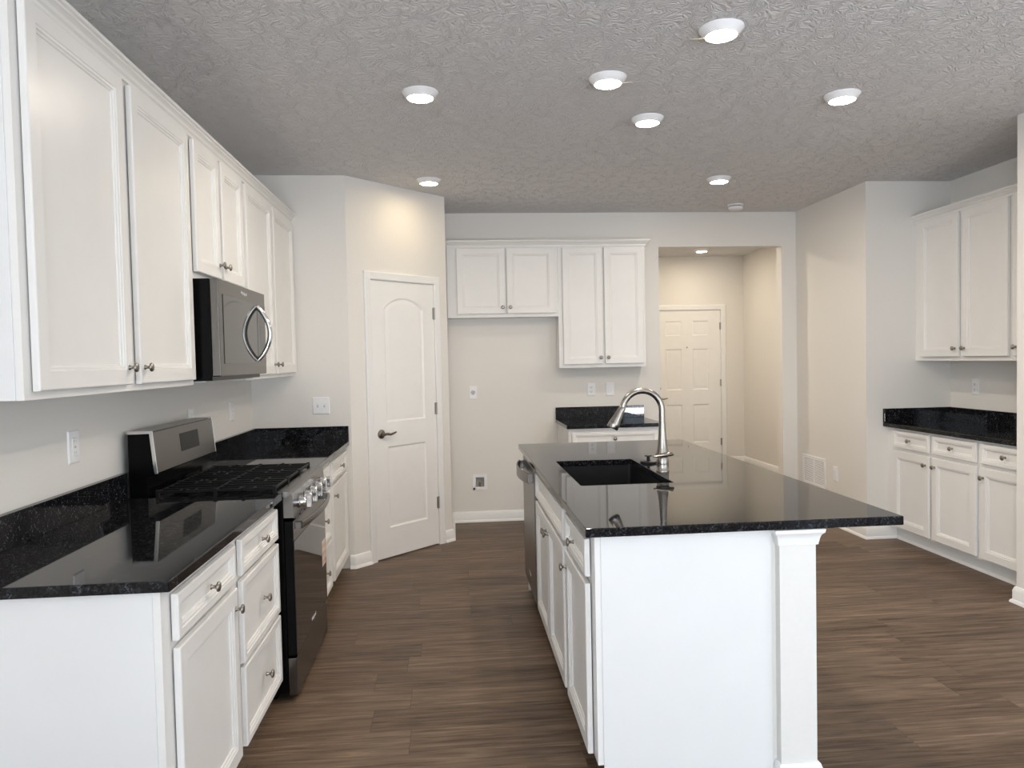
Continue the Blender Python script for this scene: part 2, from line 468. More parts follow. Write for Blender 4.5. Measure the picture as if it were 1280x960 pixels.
def added_side_window(name, x, y0, y1, label):  # unseen windows added to bring light in from the sides
    wf = MB()
    for y in (y0, (y0 + y1) / 2 - 0.03, y1 - 0.06): wf.box(x - 0.03, x + 0.03, y, y + 0.06, 0.65, 2.25)
    wf.box(x - 0.028, x + 0.028, y0, y1, 0.65, 0.71).box(x - 0.028, x + 0.028, y0, y1, 2.19, 2.25).box(x - 0.026, x + 0.026, y0, y1, 1.43, 1.47)
    struct(name, wf, M_TRIM, label, 'window')
added_side_window('added_window_3', -0.055, -3.4, -1.0, 'unseen white framed double window added in the left wall for side light')
added_side_window('added_window_4', 6.655, -2.7, 0.3, 'unseen white framed double window added in the living area wall for side light')

# ------------------------------------------------------------------ baseboards
BB = [(0, 0), (0.026, 0), (0.025, 0.009), (0.020, 0.017), (0.0145, 0.020), (0.0145, 0.072), (0.0105, 0.080), (0.009, 0.088), (0.004, 0.094), (0, 0.094)]
def along(p, t, a=A):    # point on the diagonal wall
    return (a.x + t * S45, a.y + t * S45)
def base(name, path, label):
    struct(name, MB().sweep(BB, path), M_TRIM, label, 'baseboard', smooth=35)
base('baseboard_pantry_left', [(0.640, W1), tuple(A), along(None, 0.138)], 'white baseboard wrapping the corner left of the pantry door')
base('baseboard_pantry_right', [along(None, 0.878), tuple(B), (B.x, W2), (2.33, W2)], 'white baseboard right of the pantry door and along the refrigerator space')
base('baseboard_back', [(3.09, W2), (OX0, W2), (OX0, W2 + 0.11), (3.01, W2 + 0.11)], 'white baseboard left of the hall opening')
base('baseboard_right', [(OX1 + 0.02, W2 + 0.11), (OX1, W2 + 0.11), (OX1, W2), (XR1, W2), (XR1, W4), (4.79, W4)], 'white baseboard under the return air grille wrapping into the alcove')
base('baseboard_right_near', [(XR1 + 0.22, 3.87), (XR1, 3.87), (XR1, 1.6)], 'white baseboard on the near right wall corner')
base('baseboard_hall_right', [(FD1 + 0.07, W3), (5.242, W3), (5.242, W2 + 0.11)], 'white baseboard along the right side of the entry hall')

# ------------------------------------------------------------------ doors
def casing_prof(w=0.058):
    # (offset from the opening outwards, stand-off from the wall)
    return [(0, 0), (0, 0.010), (0.006, 0.014), (0.018, 0.012), (0.030, 0.016), (w - 0.008, 0.018), (w, 0.014), (w, 0)]
def casing(parent, x0, x1, z, w=0.058):
    p = [(-o, h) for o, h in casing_prof(w)]
    mb = MB().sweep(p, [(x0, 0), (x0, z), (x1, z), (x1, 0)], plane='xz')
    return mb.build('casing', M_TRIM, parent, smooth=30)
def jamb(parent, x0, x1, z, d):
    mb = MB().prism([(x0, 0), (x0 + 0.006, 0), (x0 + 0.006, z - 0.006), (x1 - 0.006, z - 0.006), (x1 - 0.006, 0), (x1, 0), (x1, z), (x0, z)], 0.0, d, 'y')
    return mb.build('jamb', M_TRIM, parent)
def hinge(parent, x, z, y=-0.006):
    mb = MB().box(x - 0.017, x + 0.004, y - 0.003, y, z - 0.045, z + 0.045)
    mb.lathe([(0.0055, -0.047), (0.0055, 0.047)], (x, y - 0.006, z), seg=10)
    return mb.build('hinge', M_HINGE, parent, smooth=40)

def raised(mb, poly, y_face, recess=0.009, rise=0.004):
    """one moulded raised panel on a door face: a groove round the outline and a raised field inside"""
    n = len(poly); P = [Vector(p) for p in poly]
    def inset(d):
        out = []
        for i in range(n):
            a, b_, c = P[i - 1], P[i], P[(i + 1) % n]
            d0 = (b_ - a).normalized(); d1 = (c - b_).normalized()
            n0 = Vector((-d0.y, d0.x)); n1 = Vector((-d1.y, d1.x))
            m = n0 + n1; m = m / max(m.dot(n0), 0.2)
            out.append(b_ + m * d)
        return out
    rings = [[mb.bm.verts.new((q.x, y, q.y)) for q in inset(d)] for d, y in
             ((0, y_face), (0.004, y_face + 0.003), (0.011, y_face + recess), (0.021, y_face + recess), (0.040, y_face + rise), (0.043, y_face + rise))]
    for Ra, Rb in zip(rings, rings[1:]):
        for i in range(n):
            j = (i + 1) % n
            mb.bm.faces.new((Ra[i], Ra[j], Rb[j], Rb[i]))
    mb.bm.faces.new(rings[-1])
    return rings[0]

def panel_door(parent, x0, x1, z0, z1, panels, yf, th):
    """door slab with moulded panels; outlines counter-clockwise seen from the front"""
    mb = MB(); bm = mb.bm
    # front face with holes: outline edges + panel outline edges, filled
    outer = [bm.verts.new((x, yf, z)) for x, z in ((x0, z0), (x1, z0), (x1, z1), (x0, z1))]
    edges = [bm.edges.new((outer[i], outer[(i + 1) % 4])) for i in range(4)]
    for poly in panels:
        ring = raised(mb, poly, yf)
        for i in range(len(ring)):
            e = bm.edges.get((ring[i], ring[(i + 1) % len(ring)])) or bm.edges.new((ring[i], ring[(i + 1) % len(ring)]))
            edges.append(e)
    bmesh.ops.triangle_fill(bm, use_beauty=True, use_dissolve=False, edges=edges, normal=(0, -1, 0))
    back = [bm.verts.new((x, yf + th, z)) for x, z in ((x0, z0), (x1, z0), (x1, z1), (x0, z1))]
    for i in range(4):
        j = (i + 1) % 4
        bm.faces.new((outer[i], outer[j], back[j], back[i]))
    bm.faces.new(back)
    bmesh.ops.recalc_face_normals(bm, faces=bm.faces)
    return mb.build('door_slab', M_DOOR, parent, smooth=25)

def rect(a, b_, c, d): return [(a, c), (b_, c), (b_, d), (a, d)]
def lever(parent, x, z, y, direction, mat, reach=0.105):
    mb = MB().lathe([(0.0, 0), (0.033, 0), (0.033, 0.004), (0.027, 0.010), (0.013, 0.013), (0.011, 0.045), (0.0, 0.047)], (x, y, z), 'y', 20, -1)
    s = direction
    mb.tube([(x - s * 0.008, y - 0.044, z), (x + s * 0.02, y - 0.047, z + 0.002), (x + s * 0.05, y - 0.047, z - 0.004), (x + s * 0.08, y - 0.045, z + 0.002), (x + s * reach, y - 0.043, z + 0.009)],
            [0.0105, 0.010, 0.0085, 0.0075, 0.006], 10)
    return mb.build('door_handle', mat, parent, smooth=50)

pd = thing('door_1', 'closed white pantry door with arched top panel on the diagonal wall', 'door', (A.x, A.y, 0), radians(45), kind='structure')
casing(pd, DO0 + 0.004, DO1 - 0.004, DOZ - 0.004)
jamb(pd, DO0, DO1, DOZ, 0.11)
arch = [(0.317, 1.005), (0.700, 1.005), (0.700, 1.838)]
for i in range(1, 12):
    t = i / 12; xx = 0.700 - t * 0.383
    arch.append((xx, 1.838 + 0.082 * (1 - (2 * t - 1) ** 2) ** 0.8))
arch.append((0.317, 1.838))
panel_door(pd, DO0 + 0.009, DO1 - 0.009, 0.010, DOZ - 0.009, [rect(0.322, 0.700, 0.225, 0.825), arch], -0.004, 0.035)
for z in (1.815, 1.075, 0.335): hinge(pd, DO1 - 0.007, z)
tag(lever(pd, 0.262, 0.922, -0.004, 1, M_BRONZE), 'dark bronze lever handle')

fd = thing('door_2', 'white six panel front door at the end of the entry hall', 'door', (0, W3, 0), kind='structure')
casing(fd, FD0 + 0.004, FD1 - 0.004, FDZ - 0.004, 0.065)
jamb(fd, FD0, FD1, FDZ, 0.11)
pan = []
for a, b_ in ((4.185, 4.400), (4.548, 4.760)):
    pan += [rect(a, b_, 0.295, 0.80), rect(a, b_, 0.995, 1.535), rect(a, b_, 1.708, 1.902)]
panel_door(fd, FD0 + 0.009, FD1 - 0.009, 0.012, FDZ - 0.009, pan, 0.004, 0.042)
for z in (1.83, 1.08, 0.30): hinge(fd, FD1 - 0.006, z, 0.0)
tag(lever(fd, 4.085, 0.885, 0.004, 1, M_CHROME), 'satin nickel lever handle')
tag(MB().lathe([(0, 0), (0.030, 0), (0.030, 0.006), (0.022, 0.014), (0, 0.015)], (4.085, 0.004, 1.02), 'y', 20, -1).box(4.081, 4.089, -0.025, -0.010, 1.005, 1.035).build('deadbolt', M_CHROME, fd, smooth=40), 'satin nickel deadbolt')
MB().lathe([(0, 0), (0.009, 0), (0.008, 0.005), (0, 0.006)], (4.473, 0.004, 1.555), 'y', 14, -1).build('peephole', M_BRONZE, fd, smooth=40)
MB().box(FD0 + 0.006, FD1 - 0.006, 0.0, 0.11, 0.0, 0.011).build('threshold', M_BRONZE, fd)

# ------------------------------------------------------------------ cabinets
def knob_mesh():
    mb = MB().lathe([(0, 0), (0.0085, 0), (0.0085, 0.002), (0.0055, 0.005), (0.0050, 0.013), (0.0085, 0.017), (0.0150, 0.020),
                     (0.0158, 0.0235), (0.0135, 0.027), (0.006, 0.029), (0, 0.0293)], (0, 0, 0), 'y', 20, -1)
    return mb.mesh('knob', M_PEWTER, 50)
KNOB = knob_mesh()
TH = 0.0185
GAP = 0.0045
def front(parent, kind, u0, u1, z0, z1, knobs):
    """a door or drawer front, local xz, facing -y, hung 2 mm off the face frame"""
    st = 0.060 if kind == 'door' else 0.034
    st = min(st, (z1 - z0) * 0.28)
    f = -GAP - TH
    lp = [(0.0, f + 0.004), (0.0012, f + 0.0015), (0.004, f), (0.008, f + 0.0002), (st - 0.010, f), (st - 0.008, f + 0.0028), (st - 0.001, f + 0.0036),
          (st + 0.0005, f + 0.0075), (st + 0.007, f + 0.0095), (st + 0.008, f + 0.0135)]
    o = MB().panel(u1 - u0, z1 - z0, lp, u0, z0, -GAP).build(kind, M_CAB, parent, smooth=14)
    for u, z in knobs: link('knob', KNOB, o, loc=(u, f, z))
    return o

def cabinet(name, label, cat, loc, rz, w, depth, z0, z1, fronts, toe=None, top=True, group=None, left_skin=False, right_skin=False, toe_mat=None):
    """face-frame cabinet; local x = width, y = depth behind the frame, empty at the base of the frame"""
    root = thing(name, label, cat, loc, rz, group)
    t = 0.018
    c = MB().box(0, t, 0.019, depth, z0, z1).box(w - t, w, 0.019, depth, z0, z1)
    c.box(t, w - t, 0.019, depth, z0, z0 + t).box(t, w - t, depth - 0.008, depth, z0 + t, z1)
    if top: c.box(t, w - t, 0.019, depth - 0.008, z1 - t, z1)
    c.build('carcass', M_SIDE, root)
    MB().box(0, w, 0, 0.019, z0, z1).build('face_frame', M_CAB, root)
    for f in fronts: front(root, *f)
    if toe:
        tk = MB()
        if toe_mat: tk.prism([(toe - 0.001, 0), (toe - 0.017, 0), (toe - 0.016, 0.008), (toe - 0.010, 0.016), (toe - 0.001, 0.019)], 0, w, 'x')
        tk.box(0, w, toe, toe + 0.015, 0.0, z0).box(0, t, toe + 0.015, depth, 0, z0).box(w - t, w, toe + 0.015, depth, 0, z0).build('toe_kick', toe_mat or M_CAB, root)
    # finished end skins with a narrow stile line at the front
    for flag, x0, x1 in ((left_skin, -0.004, 0.0), (right_skin, w, w + 0.004)):
        if flag:
            zb = 0.0 if toe else z0
            MB().box(x0, x1, 0.0193, depth, zb, z1).build('end_panel', M_SIDE, root, bevel=0.001)
    return root

# ---- left run, uppers (face +x): local x runs along +y
XU = 0.296
ZUB, ZUT = 1.366, 2.445
UP = (1.388, 2.405)
U0 = 1.958
def upper_left(label, y0, y1, z0, z1, fronts, **k):
    return cabinet('wall_cabinet', label, 'cabinet', (XU, y0, 0), R90, y1 - y0, XU, z0, z1,
                   [(kd, a - y0, b_ - y0, c, d, [(u - y0, z) for u, z in kn]) for kd, a, b_, c, d, kn in fronts], **k)
upper_left('tall two door white wall cabinet nearest the viewer at upper left', U0, 3.183, ZUB, ZUT,
           [('door', 1.990, 2.551, *UP, [(2.520, 1.445)]), ('door', 2.612, 3.152, *UP, [(2.643, 1.445)])], left_skin=True)
upper_left('short two door white wall cabinet directly above the microwave', 3.185, 3.962, 1.818, ZUT,
           [('door', 3.215, 3.545, 1.848, UP[1], [(3.520, 1.912)]), ('door', 3.583, 3.932, 1.848, UP[1], [(3.608, 1.912)])])
upper_left('far two door white wall cabinet between microwave and pantry corner', 3.964, W1 - 0.002, ZUB, ZUT,
           [('door', 3.992, 4.548, *UP, [(4.515, 1.445)]), ('door', 4.590, 5.145, *UP, [(4.625, 1.445)])])
CROWN = [(0, 0), (0.009, 0), (0.009, 0.008), (0.005, 0.010), (0.005, 0.016), (0.013, 0.021), (0.018, 0.029), (0.027, 0.036), (0.031, 0.038), (0.031, 0.043), (0.040, 0.046), (0.040, 0.057), (0, 0.057)]
def crown(path, z, label):
    o = MB().sweep([(a, z + b_) for a, b_ in CROWN], path).build('crown_molding', M_CAB, smooth=18)
    tag(o, label, 'molding')
CZ = 2.415
CX = XU + 0.0005
crown([(0.001, U0 - 0.0045), (CX, U0 - 0.0045), (CX, W1 - 0.001)], CZ, 'white crown molding along the tops of the left wall cabinets')

# ---- left run, bases
XB = 0.618
ZB0 = 0.100
RZ = [(0.712, 0.838), (0.402, 0.692), (0.107, 0.388)]
def base_left(label, y0, y1, fronts, **k):
    return cabinet('base_cabinet', label, 'cabinet', (XB, y0, 0), R90, y1 - y0, XB - 0.002, ZB0, ZT - 0.001,
                   [(kd, a - y0, b_ - y0, c, d, [(u - y0, z) for u, z in kn]) for kd, a, b_, c, d, kn in fronts], toe=0.075, top=False, **k)
base_left('white base cabinet with one drawer over one door at front left corner', 1.942, 2.566,
          [('drawer', 2.000, 2.525, *RZ[0], [(2.262, 0.775)]), ('door', 2.003, 2.530, 0.107, 0.690, [(2.500, 0.625)])], left_skin=True)
base_left('white three drawer base cabinet immediately before the range', 2.568, 3.146,
          [('drawer', 2.592, 3.122, a, b_, [(2.862, (a + b_) / 2)]) for a, b_ in RZ])
base_left('white three drawer base cabinet partly hidden behind the range', 3.918, 4.462,
          [('drawer', 3.945, 4.430, a, b_, [(4.20, (a + b_) / 2)]) for a, b_ in RZ])
base_left('white drawer over door base cabinet next to the pantry wall', 4.464, W1 - 0.002,
          [('drawer', 4.520, 5.135, *RZ[0], [(4.84, 0.775)]), ('door', 4.520, 5.135, 0.107, 0.690, [(4.565, 0.625)])])

def counter(name, label, x0, x1, y0, y1, splashes, group=None):
    root = thing(name, label, 'countertop', ((x0 + x1) / 2, (y0 + y1) / 2, ZT))
    m = Matrix.Translation((-(x0 + x1) / 2, -(y0 + y1) / 2, -ZT))
    MB().box(x0, x1, y0, y1, ZT, ZC).move(m).build('slab', M_GRAN, root, bevel=0.003)
    for s in splashes: MB().box(*s, ZC, ZC + 0.107).move(m).build('backsplash', M_GRAN, root, bevel=0.0015)
    return root
counter('countertop', 'black granite countertop in front of the range at left', 0.001, 0.654, 1.911, 3.150, [(0.001, 0.026, 1.911, 3.150)])
counter('countertop', 'black granite countertop between range and pantry wall', 0.001, 0.654, 3.914, W1 - 0.001,
        [(0.001, 0.026, 3.914, W1 - 0.026), (0.001, 0.654, W1 - 0.026, W1 - 0.001)])

# ---- back wall run (faces -y)
def upper_back(label, x0, x1, z0, fronts, **k):
    return cabinet('wall_cabinet', label, 'cabinet', (x0, 6.327, 0), 0, x1 - x0, W2 - 6.327 - 0.001, z0, ZUT,
                   [(kd, a - x0, b_ - x0, c, d, [(u - x0, z) for u, z in kn]) for kd, a, b_, c, d, kn in fronts], **k)
UPB = 2.405
upper_back('short two door white wall cabinet over the empty refrigerator space', B.x + 0.003, 2.318, 1.813,
           [('door', 1.441, 1.858, 1.842, UPB, [(1.832, 1.896)]), ('door', 1.870, 2.290, 1.842, UPB, [(1.898, 1.896)])])
upper_back('tall two door white wall cabinet left of the hall opening', 2.3195, 3.090, 1.360,
           [('door', 2.356, 2.706, 1.390, UPB, [(2.680, 1.446)]), ('door', 2.722, 3.068, 1.390, UPB, [(2.748, 1.446)])], left_skin=False, right_skin=True)
crown([(B.x + 0.003, 6.3265), (3.0945, 6.3265), (3.0945, W2 - 0.001)], CZ, 'white crown molding along the tops of the back wall cabinets')
cabinet('base_cabinet', 'small white base cabinet below the tall back wall cabinet', 'cabinet', (2.3195, 5.895, 0), 0, 0.766, W2 - 5.895 - 0.001, ZB0, ZT - 0.001,
        [('drawer', 0.026, 0.740, 0.712, 0.838, [(0.378, 0.782)]), ('door', 0.026, 0.376, 0.107, 0.690, [(0.345, 0.625)]), ('door', 0.390, 0.740, 0.107, 0.690, [(0.421, 0.625)])],
        toe=0.075, top=False, left_skin=True, right_skin=True)
counter('countertop', 'small black granite countertop against the back wall', 2.300, 3.107, 5.859, W2 - 0.001, [(2.300, 3.107, W2 - 0.026, W2 - 0.001)])

# ---- right alcove (faces -x): local x runs along -y
XRB, XRU = 4.725, 4.950
def right_cab(name, label, xf, y1, y0, z0, z1, fronts, **k):
    return cabinet(name, label, 'cabinet', (xf, y1, 0), -R90, y1 - y0, XR2 - xf - 0.001, z0, z1,
                   [(kd, y1 - a, y1 - b_, c, d, [(y1 - u, z) for u, z in kn]) for kd, a, b_, c, d, kn in fronts], **k)
RT = (0.722, 0.850); RD = (0.118, 0.698)
right_cab('base_cabinet', 'white base cabinet with two drawers over two doors in right alcove', XRB, W4 - 0.002, 4.372, ZB0, ZT - 0.001,
          [('drawer', 5.275, 4.860, *RT, [(5.068, 0.786)]), ('drawer', 4.822, 4.397, *RT, [(4.61, 0.786)]),
           ('door', 5.275, 4.860, *RD, [(4.890, 0.634)]), ('door', 4.822, 4.397, *RD, [(4.792, 0.634)])], toe=0.070, top=False, toe_mat=M_TRIM)
right_cab('base_cabinet', 'white single door base cabinet cut by the right photo edge', XRB, 4.370, 3.872, ZB0, ZT - 0.001,
          [('drawer', 4.355, 3.93, *RT, [(4.14, 0.786)]), ('door', 4.355, 3.93, *RD, [(4.326, 0.634)])], toe=0.070, top=False, toe_mat=M_TRIM)
right_cab('wall_cabinet', 'two door white wall cabinet in the right alcove', XRU, W4 - 0.002, 4.382, 1.369, 2.450,
          [('door', 5.285, 4.868, 1.398, 2.412, [(4.895, 1.457)]), ('door', 4.826, 4.404, 1.398, 2.412, [(4.800, 1.457)])])
right_cab('wall_cabinet', 'single door white wall cabinet cut by the right photo edge', XRU, 4.380, 3.872, 1.369, 2.450,
          [('door', 4.362, 3.94, 1.398, 2.412, [(4.335, 1.457)])])
crown([(XRU - 0.0005, W4 - 0.001), (XRU - 0.0005, 3.872)], CZ, 'white crown molding along the tops of the alcove wall cabinets')
counter('countertop', 'black granite countertop in the right alcove', 4.684, XR2 - 0.001, 3.872, W4 - 0.001,
        [(XR2 - 0.026, XR2 - 0.001, 3.872, W4 - 0.026), (4.684, XR2 - 0.001, W4 - 0.026, W4 - 0.001)])

# ------------------------------------------------------------------ island
IX0, IX1, IY0, IY1 = 1.798, 2.865, 2.290, 4.675
IF = 1.835            # face frame plane
IYP = 2.338
XBK = 2.430           # back of the island cabinets
def isl(name, label, y1, y0, fronts, **k):
    return cabinet(name, label, 'cabinet', (IF, y1, 0), -R90, y1 - y0, XBK - IF, ZB0, ZT - 0.001,
                   [(kd, y1 - a, y1 - b_, c, d, [(y1 - u, z) for u, z in kn]) for kd, a, b_, c, d, kn in fronts], toe=0.075, top=False, **k)
isl('base_cabinet', 'white island cabinet with one drawer over one door at the near corner', 2.862, IYP,
    [('drawer', 2.840, 2.400, 0.712, 0.838, [(2.62, 0.775)]), ('door', 2.840, 2.400, 0.107, 0.688, [(2.808, 0.630)])], right_skin=True)
isl('sink_base_cabinet', 'white double door sink base cabinet in the middle of the island', 3.886, 2.864,
    [('drawer_panel', 3.860, 2.900, 0.712, 0.838, []), ('door', 3.860, 3.387, 0.107, 0.688, [(3.416, 0.630)]), ('door', 3.375, 2.900, 0.107, 0.688, [(3.346, 0.630)])])
o = tag(MB().box(IF - 0.004, XBK, 4.504, 4.524, 0, ZT - 0.001).build('island_end_panel', M_SIDE, bevel=0.001), 'white end panel closing the far side of the dishwasher', 'panel')
# knee wall behind the cabinets, with cap and base trim
KX0, KX1, KY0, KY1 = 2.446, 2.570, 2.308, 4.524
kw = thing('knee_wall', 'white island knee wall with trimmed column end under the overhang', 'knee wall', ((KX0 + KX1) / 2, KY0, 0))
km = Matrix.Translation((-(KX0 + KX1) / 2, -KY0, 0))
MB().box(KX0, KX1, KY0, KY1, 0, ZT - 0.001).box(XBK + 0.001, KX0, IYP + 0.004, KY1, 0, ZT - 0.001).move(km).build('wall_core', plain('knee_wall_paint', (0.76, 0.745, 0.715), 0.6, var=0.01), kw)
loop = [(KX0, KY1), (KX0, KY0), (KX1, KY0), (KX1, KY1)]
cap = [(0, 0.812), (0.006, 0.814), (0.007, 0.820), (0.010, 0.836), (0.014, 0.848), (0.022, 0.856), (0.024, ZT - 0.001), (0, ZT - 0.001)]
MB().sweep(cap, [(KX0, IYP + 0.003), (KX0, KY0), (KX1, KY0), (KX1, KY1)]).move(km).build('cap_trim', M_TRIM, kw, smooth=30)
MB().sweep([(a, b_ * 0.88) for a, b_ in BB], [(KX0, IYP + 0.003), (KX0, KY0), (KX1, KY0), (KX1, KY1)]).move(km).build('base_trim', M_TRIM, kw, smooth=30)

# island top with the sink cut-out
SX0, SX1, SY0, SY1 = 1.922, 2.328, 3.072, 3.832
def rounded(x0, x1, y0, y1, r, n=6):
    pts = []
    for cx, cy, a0 in ((x1 - r, y0 + r, -90), (x1 - r, y1 - r, 0), (x0 + r, y1 - r, 90), (x0 + r, y0 + r, 180)):
        for i in range(n + 1):
            a = radians(a0 + 90 * i / n); pts.append((cx + r * cos(a), cy + r * sin(a)))
    return pts
it = thing('countertop', 'large black granite island countertop with sink cut-out', 'countertop', ((IX0 + IX1) / 2, (IY0 + IY1) / 2, ZT))
mb = MB(); bm = mb.bm
inner = rounded(SX0, SX1, SY0, SY1, 0.012); outer = [(IX1, IY0), (IX1, IY1), (IX0, IY1), (IX0, IY0)]
n = len(inner); k = n // 4
lv = []
for z in (ZT, ZC):
    iv = [bm.verts.new((x, y, z)) for x, y in inner]; ov = [bm.verts.new((x, y, z)) for x, y in outer]
    for q in range(4):
        for i in range(k - 1): bm.faces.new((iv[q * k + i], iv[q * k + i + 1], ov[q]))
        nx = (q + 1) % 4
        bm.faces.new((iv[q * k + k - 1], iv[nx * k], ov[nx], ov[q]))
    lv.append((iv, ov))
for i in range(n): bm.faces.new((lv[0][0][i], lv[0][0][(i + 1) % n], lv[1][0][(i + 1) % n], lv[1][0][i]))
for i in range(4): bm.faces.new((lv[0][1][i], lv[0][1][(i + 1) % 4], lv[1][1][(i + 1) % 4], lv[1][1][i]))
bmesh.ops.recalc_face_normals(bm, faces=bm.faces)
mb.move(Matrix.Translation((-(IX0 + IX1) / 2, -(IY0 + IY1) / 2, -ZT))).build('slab', M_GRAN, it, bevel=0.003)

# undermount sink
sk = thing('sink', 'black undermount single bowl sink sunk into the island', 'sink', ((SX0 + SX1) / 2, (SY0 + SY1) / 2, ZT - 0.225))
mb = MB(); bm = mb.bm
def ring(e, r, z): return [bm.verts.new((x, y, z)) for x, y in rounded(SX0 - e, SX1 + e, SY0 - e, SY1 + e, r)]
zt = ZT - 0.0005
rs = [ring(-0.012, 0.03, ZT - 0.225), ring(0.012, 0.04, ZT - 0.20), ring(0.016, 0.04, zt - 0.004), ring(0.026, 0.04, zt - 0.004), ring(0.026, 0.04, zt),
      ring(0.004, 0.02, zt), ring(0.001, 0.03, ZT - 0.19), ring(-0.022, 0.03, ZT - 0.212)]
for Ra, Rb in zip(rs, rs[1:]):
    for i in range(len(Ra)):
        j = (i + 1) % len(Ra); bm.faces.new((Ra[i], Ra[j], Rb[j], Rb[i]))
bm.faces.new(rs[0]); bm.faces.new(rs[-1])
bmesh.ops.recalc_face_normals(bm, faces=bm.faces)
mb.move(Matrix.Translation((-(SX0 + SX1) / 2, -(SY0 + SY1) / 2, -(ZT - 0.225)))).build('basin', M_SINK, sk, smooth=40)
tag(MB().lathe([(0, 0.0132), (0.05, 0.0132), (0.055, 0.015), (0.05, 0.0165), (0.036, 0.0145), (0, 0.0145)], (0, 0.1, 0), seg=28).build('drain', M_STEEL, sk, smooth=40), 'steel drain ring')

# faucet
FX, FY = 2.372, 3.391
fa = thing('faucet', 'brushed nickel gooseneck pull-down faucet standing right of the sink', 'faucet', (FX, FY, ZC))
MB().lathe([(0, 0), (0.031, 0), (0.031, 0.005), (0.0285, 0.008), (0.0285, 0.035), (0.0275, 0.036), (0.0285, 0.037), (0.0285, 0.066), (0.026, 0.070), (0, 0.070)], seg=32).build('base', M_CHROME, fa, smooth=40)
MB().lathe([(0.0, 0.0705), (0.030, 0.0705), (0.033, 0.076), (0.031, 0.088), (0.026, 0.105), (0.021, 0.14), (0.0178, 0.18), (0.0162, 0.215), (0.0155, 0.232), (0.0, 0.232)], seg=32).build('body', M_CHROME, fa, smooth=40)
neck = [(0.008, 0, 0.232), (0.011, 0, 0.27), (0.013, 0, 0.30)]
neck[0] = (0.0, 0, 0.232)
RAD = 0.095; cx, cz = -RAD, 0.290
neck = [(0.0, 0, 0.2325), (0.0, 0, 0.262)]
for i in range(0, 17):
    a = radians(i * 168 / 16)
    neck.append((cx + RAD * cos(a), 0, cz + RAD * sin(a)))
MB().tube(neck, 0.0148, 18).build('neck', M_CHROME, fa, smooth=50)
e = Vector(neck[-1]); d = (Vector(neck[-1]) - Vector(neck[-2])).normalized()
d = (d + Vector((-0.22, 0, 0))).normalized()
hp = [e + d * t for t in (0.001, 0.004, 0.02, 0.05, 0.085, 0.108, 0.112)]
MB().tube([tuple(p) for p in hp], [0.0152, 0.0165, 0.0172, 0.0205, 0.0265, 0.0285, 0.026], 22).build('spray_head', M_CHROME, fa, smooth=45)
hd = MB().tube([(0.046, -0.012, 0.078), (0.030, -0.024, 0.084), (0.0, -0.036, 0.082), (-0.030, -0.040, 0.078), (-0.056, -0.040, 0.076)], [0.008, 0.020, 0.018, 0.012, 0.006], 14, squash=(0.55, 1.0))
hd.build('lever_handle', M_CHROME, fa, smooth=60)

# sink stopper standing behind the sink corner
tag(MB().lathe([(0, 0), (0.036, 0), (0.042, 0.003), (0.042, 0.009), (0.036, 0.012), (0.010, 0.014), (0.008, 0.020), (0.008, 0.034), (0.018, 0.036), (0.020, 0.039), (0.017, 0.042), (0, 0.042)], seg=28)
    .build('sink_stopper', M_SINK, smooth=40, loc=(2.376, 3.66, ZC)), 'small black sink stopper with knob resting behind the sink rim', 'stopper')

# ------------------------------------------------------------------ dishwasher
DY0, DY1 = 3.892, 4.500
dw = thing('dishwasher', 'stainless dishwasher with curved bar handle in the island', 'dishwasher', (IF, (DY0 + DY1) / 2, 0), -R90)
hw = (DY1 - DY0) / 2
MB().box(-hw, hw, 0.004, 0.56, 0.10, 0.862).build('tub', M_BLACK, dw)
MB().box(-hw + 0.002, hw - 0.002, -0.026, 0.003, 0.115, 0.852).build('door', M_STEEL, dw, bevel=0.004)
MB().box(-hw + 0.004, hw - 0.004, 0.05, 0.065, 0.0, 0.0995).build('toe_panel', M_BLACK, dw)
def bow(off):
    return [(-hw + 0.028 + (2 * hw - 0.056) * i / 14, -(0.046 + off + 0.034 * (1 - (2 * i / 14 - 1) ** 2))) for i in range(15)]
hb = MB().prism(bow(0.009) + bow(0.0)[::-1], 0.768, 0.826)
for sx in (-1, 1): hb.box(sx * (hw - 0.036) - 0.008, sx * (hw - 0.036) + 0.008, -0.050, -0.0255, 0.772, 0.822)
hb.build('handle', M_STEELH, dw, bevel=0.002)

def text_mesh(body, size, mat, name='logo'):
    cu = bpy.data.curves.new(name, 'FONT'); cu.body = body; cu.size = size; cu.extrude = 0.0004; cu.align_x = 'CENTER'; cu.align_y = 'CENTER'
    tmp = bpy.data.objects.new('tmp_text', cu); C.objects.link(tmp)
    dg = bpy.context.evaluated_depsgraph_get()
    me = bpy.data.meshes.new_from_object(tmp.evaluated_get(dg)); me.name = name
    bpy.data.objects.remove(tmp); bpy.data.curves.remove(cu)
    me.transform(Matrix.Rotation(R90, 4, 'X'))
    me.materials.clear(); me.materials.append(mat)
    return me
BRAND = text_mesh('Whirlpool', 0.024, M_MARK)
link('logo', BRAND, dw, loc=(0.02, -0.0268, 0.205))

# ------------------------------------------------------------------ range (local x along +y, facing -y -> world +x)
RY0, RY1 = 3.156, 3.908
RX = 0.690
rg = thing('range', 'stainless gas range with black glass oven door between the left counters', 'range', (0, (RY0 + RY1) / 2, 0), R90)
